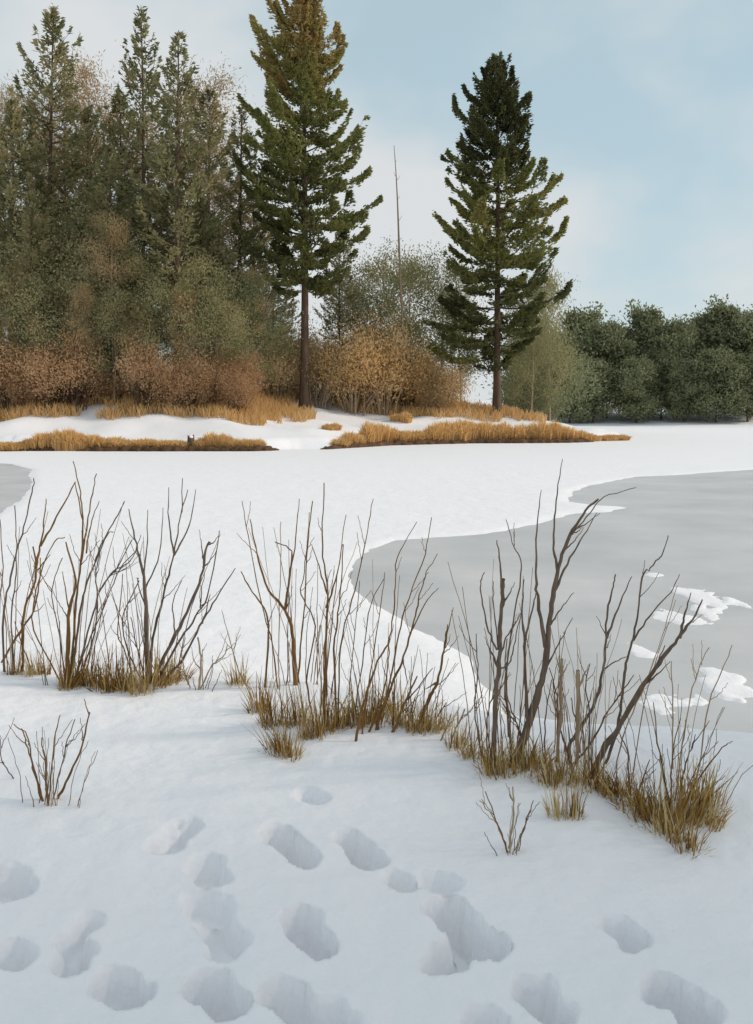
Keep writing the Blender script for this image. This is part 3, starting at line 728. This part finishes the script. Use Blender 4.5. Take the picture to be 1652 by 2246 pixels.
def shrub(T, base, stems, label, group=None):
    """stems: (polyline, w0, w1, colour, forks[(polyline, w0, w1)])"""
    bpx = T(base); g = ground_hit(*bpx, fn=height)
    root = bpy.data.objects.new('dry_shrub', None); COL.objects.link(root); root.location = g
    tag(root, label, 'shrub', group)
    for st in stems:
        pl, w0, w1, c = st[:4]; forks = st[4] if len(st) > 4 else []
        mat = {'g': M['greybark'], 'o': M['ochrebark'], 'p': M['palebark']}[c]
        q = T(pl[0]); gg = ground_hit(*q, fn=height)
        if abs(gg[1] - g[1]) > 0.6:                       # root it beside the shrub's own foot
            gg = g
        lean = frs.uniform(-0.22, 0.22)
        st_o = grow_stem(g, root, T, pl, w0, w1, mat, gg[1], lean, q[1], 'stem')
        for fk in forks:
            # the fork leaves its stem at the stem's own depth there
            fp, a, b = fk; f0 = T(fp[0]); hh = (q[1] - f0[1]) / FOC * gg[1]; Zf = gg[1] + lean * hh
            grow_stem(g, st_o, T, fp, a, b, mat, Zf, lean + frs.uniform(-0.25, 0.25), f0[1], 'twig')
        # fine side twigs
        S = np.array([T(p) for p in pl]); n = frs.randint(1, 4)
        for k in range(n):
            u = frs.uniform(0.35, 0.85) * (len(S) - 1); i = int(u); p0 = S[i] + (S[i + 1] - S[i]) * (u - i)
            dirv = (S[i + 1] - S[i]); dirv = dirv / (np.linalg.norm(dirv) + 1e-6); an = frs.choice([-1, 1]) * frs.uniform(.3, .6)
            dv = np.array([dirv[0] * math.cos(an) - dirv[1] * math.sin(an), dirv[0] * math.sin(an) + dirv[1] * math.cos(an)]); l = frs.uniform(25, 70)
            hh = (q[1] - p0[1]) / FOC * gg[1]; Zf = gg[1] + lean * hh
            grow_stem(g, st_o, lambda p: p, [tuple(p0), tuple(p0 + dv * l * .5 + [frs.normal() * 2, 0]), tuple(p0 + dv * l + [0, -6])], max(3, w1), 2, mat, Zf, lean + frs.uniform(-.4, .4), p0[1], 'twig')
    # thin dry shoots between the stems
    zs = np.array([T(p) for st in stems for p in st[0]]); x0, x1, y0 = zs[:, 0].min(), zs[:, 0].max(), zs[:, 1].min()
    tall = bpx[1] - y0
    for k in range(max(4, int((x1 - x0) / 14))):
        bx = bpx[0] + frs.normal() * (x1 - x0) * 0.16; by = bpx[1] + frs.uniform(-10, 6); l = tall * frs.uniform(0.25, 0.85)
        gb = ground_hit(bx, by, fn=height); gb = gb if abs(gb[1] - g[1]) < 0.5 else g
        dx = (bx - bpx[0]) * 0.9 + frs.normal() * 0.10 * l
        grow_stem(g, root, lambda p: p, [(bx, by), (bx + dx * .35 + frs.normal() * 3, by - l * .5), (bx + dx, by - l)], frs.uniform(4, 8), 2, M[frs.choice(['palebark', 'ochrebark', 'greybark'])], gb[1], frs.uniform(-.3, .3), by, 'stem')
    return root

shrub(c5, (60, 1010), [
    ([(20, 1000), (15, 760), (45, 590), (75, 470), (110, 340), (145, 190), (148, 150)], 13, 4, 'g'),
    ([(60, 1010), (50, 750), (70, 600), (72, 440), (65, 270)], 9, 4, 'g'),
    ([(10, 960), (90, 820), (150, 730), (175, 600), (178, 500)], 13, 5, 'o'),
    ([(100, 1000), (105, 745), (150, 620), (160, 540), (145, 450)], 16, 7, 'o',
        [([(160, 540), (178, 450), (195, 330), (203, 240)], 11, 4), ([(178, 450), (250, 320), (332, 165)], 11, 5), ([(165, 555), (222, 485)], 8, 3)]),
    ([(140, 1005), (105, 900), (65, 780)], 8, 4, 'o'), ([(-10, 900), (0, 700), (12, 540), (0, 330)], 8, 4, 'g'),
    ], 'leggy dry shrub with a thick ochre fork, leafless, behind the small sprig in the snow')
shrub(c5, (300, 1065), [
    ([(300, 1065), (300, 900), (305, 730), (332, 600), (290, 430)], 32, 6, 'o', [([(305, 730), (275, 560)], 8, 3)]),
    ([(310, 1050), (335, 880), (355, 720), (385, 600), (420, 520), (455, 420), (520, 310), (548, 250)], 15, 4, 'g', [([(420, 520), (470, 400), (500, 385)], 7, 3)]),
    ([(325, 1055), (400, 780), (440, 640), (510, 550), (582, 420)], 12, 4, 'g', [([(440, 640), (500, 560), (575, 510), (620, 400)], 8, 3)]),
    ([(330, 1060), (365, 930), (425, 790), (480, 660), (530, 545), (600, 470)], 8, 4, 'g'),
    ([(310, 1040), (335, 700), (355, 530), (380, 380), (402, 240), (425, 130)], 14, 4, 'o', [([(355, 520), (365, 320), (350, 190), (322, 75)], 9, 4), ([(380, 480), (398, 360), (437, 250)], 8, 3), ([(362, 330), (330, 170)], 6, 4)]),
    ([(270, 1050), (150, 820), (150, 690), (182, 560), (240, 430), (285, 410)], 8, 4, 'o'),
    ([(290, 1040), (255, 800), (228, 640), (275, 500)], 7, 4, 'o'),
    ([(345, 1050), (410, 860), (430, 700), (420, 580), (440, 480)], 9, 5, 'g'),
    ], 'bushy dry shrub on a stout ochre stem, standing left of the dark forked shrub')
shrub(c5, (655, 1050), [
    ([(655, 1050), (645, 850), (640, 680), (630, 560), (600, 440), (567, 285)], 34, 4, 'g', [([(632, 570), (648, 430), (650, 290)], 8, 3), ([(638, 640), (700, 480), (717, 280)], 8, 3), ([(640, 720), (605, 600), (610, 590)], 6, 4)]),
    ([(660, 1045), (668, 880), (700, 740), (735, 600), (765, 480), (790, 330), (826, 200)], 17, 4, 'g', [([(765, 480), (742, 330), (742, 190)], 9, 3), ([(765, 490), (830, 360), (861, 200)], 9, 3), ([(800, 300), (803, 150)], 6, 3)]),
    ([(665, 1050), (740, 900), (820, 740), (885, 580), (910, 450), (925, 430)], 21, 8, 'g', [([(770, 830), (760, 700), (800, 600)], 7, 3)]),
    ([(690, 1052), (780, 880), (860, 760), (920, 640), (965, 380)], 15, 4, 'g', [([(880, 720), (900, 560)], 6, 3)]),
    ([(700, 1060), (800, 950), (880, 800), (950, 680), (1035, 545)], 17, 4, 'g', [([(890, 790), (925, 660)], 8, 3)]),
    ([(640, 1050), (600, 880), (575, 760)], 7, 4, 'g'), ([(625, 1050), (560, 900), (540, 760), (612, 600)], 9, 5, 'g'), ([(600, 1060), (545, 900), (520, 830), (540, 570)], 9, 4, 'o'),
    ], 'dark forked leafless shrub with strong V shaped stems')
shrub(c5, (880, 1080), [([(875, 1080), (885, 960), (870, 850)], 14, 7, 'p'), ([(885, 1075), (935, 970), (985, 930), (1000, 880)], 8, 4, 'p'), ([(830, 1060), (800, 940), (815, 850)], 8, 4, 'p')],
      'short pale broken sprig to the right of the dark forked shrub')
shrub(c5, (210, 1590), [
    ([(210, 1590), (200, 1450), (185, 1290)], 15, 5, 'o'), ([(215, 1570), (240, 1300), (265, 1190)], 10, 4, 'o'), ([(235, 1560), (290, 1330), (330, 1210)], 8, 4, 'g'),
    ([(255, 1560), (300, 1470), (360, 1330), (395, 1180)], 16, 6, 'o', [([(393, 1190), (370, 1120)], 7, 3)]), ([(190, 1570), (150, 1440), (130, 1360), (95, 1250)], 15, 5, 'o'),
    ([(180, 1560), (145, 1400), (120, 1280), (60, 1230)], 10, 4, 'o'), ([(60, 1470), (10, 1400), (0, 1300)], 7, 4, 'g')],
    'small ochre sprig standing alone in the snow before the leggy shrubs')
shrub(c5, (1300, 1050), [
    ([(1300, 1060), (1290, 860), (1255, 730), (1180, 640), (1130, 480), (1100, 330)], 24, 4, 'o', [([(1255, 730), (1275, 560), (1280, 470), (1210, 430)], 12, 4), ([(1270, 620), (1300, 420), (1316, 240)], 8, 3)]),
    ([(1310, 1050), (1325, 860), (1340, 700), (1352, 450), (1375, 250)], 10, 4, 'o'),
    ([(1165, 1070), (1180, 850), (1170, 740), (1110, 650), (1060, 560)], 12, 5, 'o'),
    ([(1220, 1075), (1200, 900), (1160, 740), (1090, 400), (1065, 250)], 9, 3, 'o'),
    ([(1100, 1080), (1050, 1000), (1010, 860), (975, 730)], 9, 3, 'p'), ([(1230, 1080), (1225, 900), (1232, 560), (1235, 340)], 8, 3, 'p'),
    ], 'wispy brown shrub with thin crooked stems, between the dark forked shrub and the open ice')
shrub(c5, (1425, 1240), [
    ([(1425, 1240), (1430, 900), (1440, 650), (1418, 450), (1425, 170)], 16, 4, 'o', [([(1440, 660), (1408, 560), (1370, 440)], 9, 3), ([(1435, 720), (1482, 570), (1506, 440)], 9, 3)]),
    ([(1380, 1230), (1350, 1040), (1385, 800), (1322, 660), (1340, 560), (1360, 300)], 10, 3, 'o'), ([(1440, 1240), (1440, 1000), (1475, 640), (1522, 310)], 9, 3, 'o'),
    ([(1480, 1245), (1470, 900), (1492, 700), (1510, 440)], 15, 4, 'o'), ([(1490, 1240), (1495, 900), (1560, 640), (1610, 420), (1642, 240)], 10, 3, 'o'), ([(1530, 1240), (1545, 1000), (1582, 600)], 8, 3, 'g')],
    'tall thin stemmed brown shrub with upright stems in the middle of the snow bank')
shrub(c6, (30, 1240), [
    ([(-86, 1300), (-50, 1120), (10, 950), (60, 850), (85, 650), (95, 500), (180, 340)], 14, 3, 'o'), ([(-30, 1260), (50, 1100), (90, 900), (130, 720), (215, 480), (245, 320)], 13, 3, 'o'),
    ([(0, 1250), (70, 1060), (122, 930), (160, 800), (190, 680), (215, 580), (270, 480)], 15, 3, 'o', [([(150, 830), (215, 700), (275, 630)], 7, 3), ([(120, 940), (140, 1050)], 7, 3)]),
    ([(-60, 1270), (-20, 1000), (20, 720), (40, 560)], 9, 3, 'o'), ([(-100, 1240), (-60, 960), (-20, 700), (35, 590)], 8, 3, 'g'), ([(10, 1250), (20, 1150), (50, 1000), (62, 850)], 12, 4, 'o')],
    'slender brown shrub leaning over the curved shore of the bare ice')
shrub(c6, (170, 1250), [
    ([(75, 1262), (120, 1150), (182, 1015)], 22, 6, 'o', [([(140, 1120), (250, 980)], 8, 3)]), ([(185, 1240), (240, 1100), (272, 1040), (298, 900), (315, 790)], 24, 5, 'o', [([(268, 1045), (218, 1072)], 12, 3), ([(300, 900), (340, 715)], 6, 3)]),
    ([(285, 1300), (330, 1180)], 12, 6, 'p'), ([(330, 1290), (390, 1160)], 12, 6, 'p'), ([(230, 1260), (310, 1130)], 10, 4, 'o')],
    'short broken ochre stub shrub between the slender shrub and the thick grey stem')
shrub(c6, (510, 1410), [
    ([(510, 1420), (520, 1240), (525, 1100), (540, 950), (545, 800), (555, 650), (560, 590)], 27, 14, 'g',
        [([(530, 900), (490, 800), (465, 680), (460, 600), (475, 560)], 9, 4), ([(532, 985), (585, 960), (605, 885), (640, 730)], 9, 4), ([(540, 940), (572, 850), (634, 740)], 9, 4), ([(553, 690), (545, 520), (530, 420)], 12, 4), ([(536, 900), (515, 700), (515, 600)], 7, 3)]),
    ([(480, 1400), (435, 1200), (445, 1000), (440, 830)], 9, 4, 'g'), ([(580, 1280), (575, 1000), (600, 780), (640, 540), (605, 450), (570, 330)], 12, 3, 'g'), ([(490, 1420), (490, 1200), (520, 1060)], 9, 5, 'o'), ([(590, 1400), (585, 1200), (565, 1080), (575, 850)], 14, 5, 'g')],
    'upright grey shrub with a blunt cut top, beside the thick leaning stem')
shrub(c6, (610, 1400), [
    ([(600, 1410), (660, 1250), (700, 1120), (740, 980), (752, 860), (770, 700), (800, 540), (850, 400), (920, 290), (975, 240)], 48, 8, 'g',
        [([(742, 890), (712, 690), (700, 560), (705, 380), (725, 200)], 20, 3), ([(795, 550), (780, 430), (790, 250), (818, 65)], 14, 3), ([(785, 640), (850, 500), (910, 400), (968, 300)], 13, 3),
         ([(766, 790), (810, 720), (867, 650)], 9, 3), ([(668, 1230), (655, 1000), (650, 860), (640, 720), (650, 590)], 18, 4), ([(651, 860), (690, 700), (702, 640)], 10, 4), ([(742, 985), (800, 880), (862, 760)], 10, 3), ([(850, 400), (940, 300), (1000, 230), (1140, 190)], 7, 3)]),
    ([(640, 1390), (630, 1260), (600, 1180), (570, 1080)], 10, 5, 'o'), ([(740, 1380), (745, 1180), (770, 1030)], 10, 4, 'g')],
    'tallest shrub with a thick leaning grey brown stem, forking high over the bare ice')
shrub(c6, (845, 1360), [
    ([(845, 1400), (850, 1320), (900, 1230), (960, 1130), (990, 1010), (1005, 900), (1010, 760), (1035, 640), (1050, 570)], 24, 6, 'g', [([(1012, 850), (1060, 720), (1120, 580)], 13, 4), ([(900, 1235), (870, 1190), (855, 1110)], 9, 4), ([(995, 985), (1060, 945), (1100, 930)], 7, 3)]),
    ([(790, 1390), (800, 1290), (790, 1100), (760, 980)], 12, 4, 'o'), ([(840, 1350), (815, 1270), (790, 1150), (775, 1040)], 12, 4, 'o'), ([(930, 1420), (935, 1200), (920, 1050), (938, 960)], 11, 4, 'g'),
    ([(870, 1400), (960, 1280), (1010, 1180), (1080, 1080), (1130, 1010)], 14, 4, 'o'), ([(800, 1390), (810, 1100), (815, 940)], 18, 12, 'p'), ([(880, 1400), (885, 1200), (885, 990)], 16, 18, 'p')],
    'ochre footed shrub with a tall forked stem, right of the thick leaning stem')
shrub(c6, (950, 1455), [
    ([(945, 1460), (1000, 1330), (1060, 1250), (1150, 1090), (1240, 960), (1310, 870), (1360, 800), (1392, 760), (1430, 680)], 40, 6, 'g',
        [([(1330, 850), (1350, 760), (1380, 650)], 17, 4), ([(1150, 1095), (1230, 960), (1266, 880)], 10, 4), ([(1180, 1050), (1290, 950)], 9, 3)]),
    ([(1010, 1400), (1060, 1240), (1082, 1060), (1102, 940), (1127, 850), (1147, 730), (1167, 580), (1202, 540), (1260, 470), (1280, 400)], 17, 4, 'g', [([(1127, 860), (1200, 750), (1290, 650), (1330, 570)], 10, 3)]),
    ([(1050, 1420), (1090, 1250), (1180, 1050), (1250, 850), (1320, 620)], 9, 3, 'p')],
    'shrub with a long dark stem leaning far out towards the right over the ice')
shrub(c6, (1290, 1600), [
    ([(1285, 1746), (1330, 1600), (1420, 1390), (1500, 1300)], 9, 3, 'o'), ([(1300, 1420), (1300, 1150), (1295, 950)], 10, 4, 'p'), ([(1290, 1580), (1240, 1350), (1215, 1130)], 16, 4, 'g'), ([(1290, 1590), (1300, 1350), (1335, 1200)], 10, 4, 'o'),
    ([(1330, 1560), (1350, 1420), (1382, 1330), (1460, 1210)], 15, 3, 'g', [([(1382, 1330), (1400, 1270)], 6, 3)]), ([(1345, 1600), (1400, 1480), (1520, 1330), (1562, 1300)], 14, 3, 'o'), ([(1325, 1640), (1370, 1640), (1450, 1520), (1530, 1450)], 10, 3, 'o'),
    ([(1310, 1560), (1350, 1250), (1400, 1030), (1460, 890)], 9, 4, 'p'), ([(1400, 1500), (1460, 1130), (1510, 1000), (1560, 880)], 9, 4, 'p'), ([(1140, 1560), (1170, 1470), (1200, 1380)], 14, 4, 'g'), ([(1110, 1480), (1100, 1350), (1060, 1250)], 12, 4, 'o')],
    'low grassy ochre shrub at the end of the bank, farthest from the forked dark shrub')
shrub(c6, (580, 1790), [([(580, 1790), (540, 1680), (480, 1520)], 12, 4, 'o'), ([(585, 1770), (600, 1640), (600, 1500)], 16, 6, 'p'), ([(615, 1790), (650, 1680), (690, 1560)], 10, 4, 'o'), ([(570, 1760), (520, 1640), (455, 1560)], 8, 4, 'p')],
      'small pale sprig in the snow before the thick leaning stem')

# ------------------------------------------------------------------ grass tufts at the feet of the shrubs
def tuft_proto(seed, n=110, H=0.26, W=0.26):
    rs = np.random.RandomState(seed); mb = MB()
    a = rs.rand(n) * 6.283; r = rs.rand(n) ** .8 * W * .5
    b = np.stack([np.cos(a) * r, np.sin(a) * r, np.full(n, -0.03)], 1)
    h = H * (0.18 + 0.85 * rs.rand(n) ** 1.7); ln = rs.normal(size=(n, 2)) * 0.30 * h[:, None] + np.stack([np.cos(a), np.sin(a)], 1) * (r * .8)[:, None]
    t = b.copy(); t[:, :2] += ln; t[:, 2] += h
    m = (b + t) / 2; m[:, :2] -= ln * .22
    s = np.stack([rs.normal(size=n), rs.normal(size=n), 0 * a], 1); s /= np.linalg.norm(s, axis=1)[:, None]; s *= (0.0040 * rs.uniform(.5, 1.8, n))[:, None]
    v = np.stack([b - s, b + s, m + s, m - s, t + s * .2, t - s * .2], 1).reshape(-1, 3); i = np.arange(n)[:, None] * 6
    ti = np.clip(.45 + .25 * rs.normal() * .5 + rs.normal(size=n) * .28, 0, 1)
    mb.add(v, np.concatenate([i + [[0, 1, 2, 3]], i + [[3, 2, 4, 5]]]), 0, np.concatenate([ti, ti]))
    return mb.mesh('grass_tuft', [M['tuft']])
tufts = [tuft_proto(s) for s in (91, 92, 93, 94, 95)]
def tuft(px, py, hpx, wpx, label, group):
    g = ground_hit(px, py, fn=height); s = g[1] / FOC
    o = link('grass_tuft', tufts[frs.randint(5)]); o.location = g
    o.scale = (wpx * s / .22, wpx * s / .22, hpx * s / .22); o.rotation_euler = (frs.normal() * .1, frs.normal() * .1, frs.rand() * 6.28)
    tag(o, label, 'grass', group)
for lab, grp, spots in [
    ('short ochre grass tuft at the feet of the ochre and dark forked shrubs', 'tufts under the forked shrubs',
     [(30, 1478, 50, 26), (72, 1480, 60, 34), (95, 1478, 55, 30), (148, 1510, 90, 40), (172, 1500, 70, 40), (205, 1500, 80, 46), (230, 1512, 90, 50), (258, 1512, 100, 50), (285, 1512, 70, 44), (310, 1518, 80, 46), (345, 1505, 90, 50), (372, 1498, 80, 44), (395, 1490, 60, 40)]),
    ('brown grass tuft at the feet of the thin stemmed shrubs in mid bank', 'tufts under the thin stemmed shrubs',
     [(522, 1500, 70, 36), (575, 1560, 90, 46), (600, 1590, 100, 50), (612, 1650, 90, 50), (632, 1660, 80, 44), (650, 1590, 100, 46), (668, 1620, 80, 30), (700, 1612, 110, 46), (730, 1600, 90, 46), (760, 1590, 90, 46), (795, 1588, 110, 46), (825, 1580, 90, 46), (855, 1560, 80, 46), (880, 1590, 80, 46), (915, 1600, 80, 46), (935, 1600, 80, 40), (965, 1600, 70, 40)]),
    ('tan grass tuft at the feet of the thick stemmed shrubs beside the ice', 'tufts under the thick stemmed shrubs',
     [(1005, 1640, 80, 40), (1035, 1660, 80, 40), (1075, 1690, 90, 50), (1098, 1700, 90, 50), (1150, 1690, 90, 56), (1175, 1680, 70, 50), (1205, 1720, 90, 50), (1235, 1710, 80, 50), (1255, 1790, 100, 40), (1225, 1790, 90, 36), (1280, 1720, 80, 56), (1320, 1735, 80, 56), (1355, 1745, 80, 60), (1385, 1770, 80, 60)]),
    ('golden grass tuft at the far end of the bank beside the low grassy shrub', 'tufts under the low grassy shrub',
     [(1415, 1800, 90, 60), (1440, 1790, 100, 60), (1470, 1830, 110, 60), (1500, 1800, 130, 70), (1530, 1790, 130, 66), (1555, 1760, 110, 60), (1510, 1860, 90, 60), (1560, 1810, 80, 50)])]:
    for px, py, h, w in spots: tuft(px + frs.uniform(-4, 4), py, h, w, lab, grp)

# ------------------------------------------------------------------ unseen trees added right of the view to shade the trodden snow
for (X, Y, H, w, k, lab) in [(11.0, 2.6, 15, 0.95, 0, 'unseen leafless tan tree added to shade the trodden snow'),
                             (16.5, 3.4, 17, 0.9, 1, 'taller unseen leafless tan tree added for shade behind the first one')]:
    o = copy_tree(tans[k]); z = float(height0(np.array([X]), np.array([Y]))[0])
    o.location = (X, Y, z - .05); o.scale = (H / 14 * w, H / 14 * w, H / 14)
    tag(o, lab, 'tree')
    if 'group' in o: del o['group']
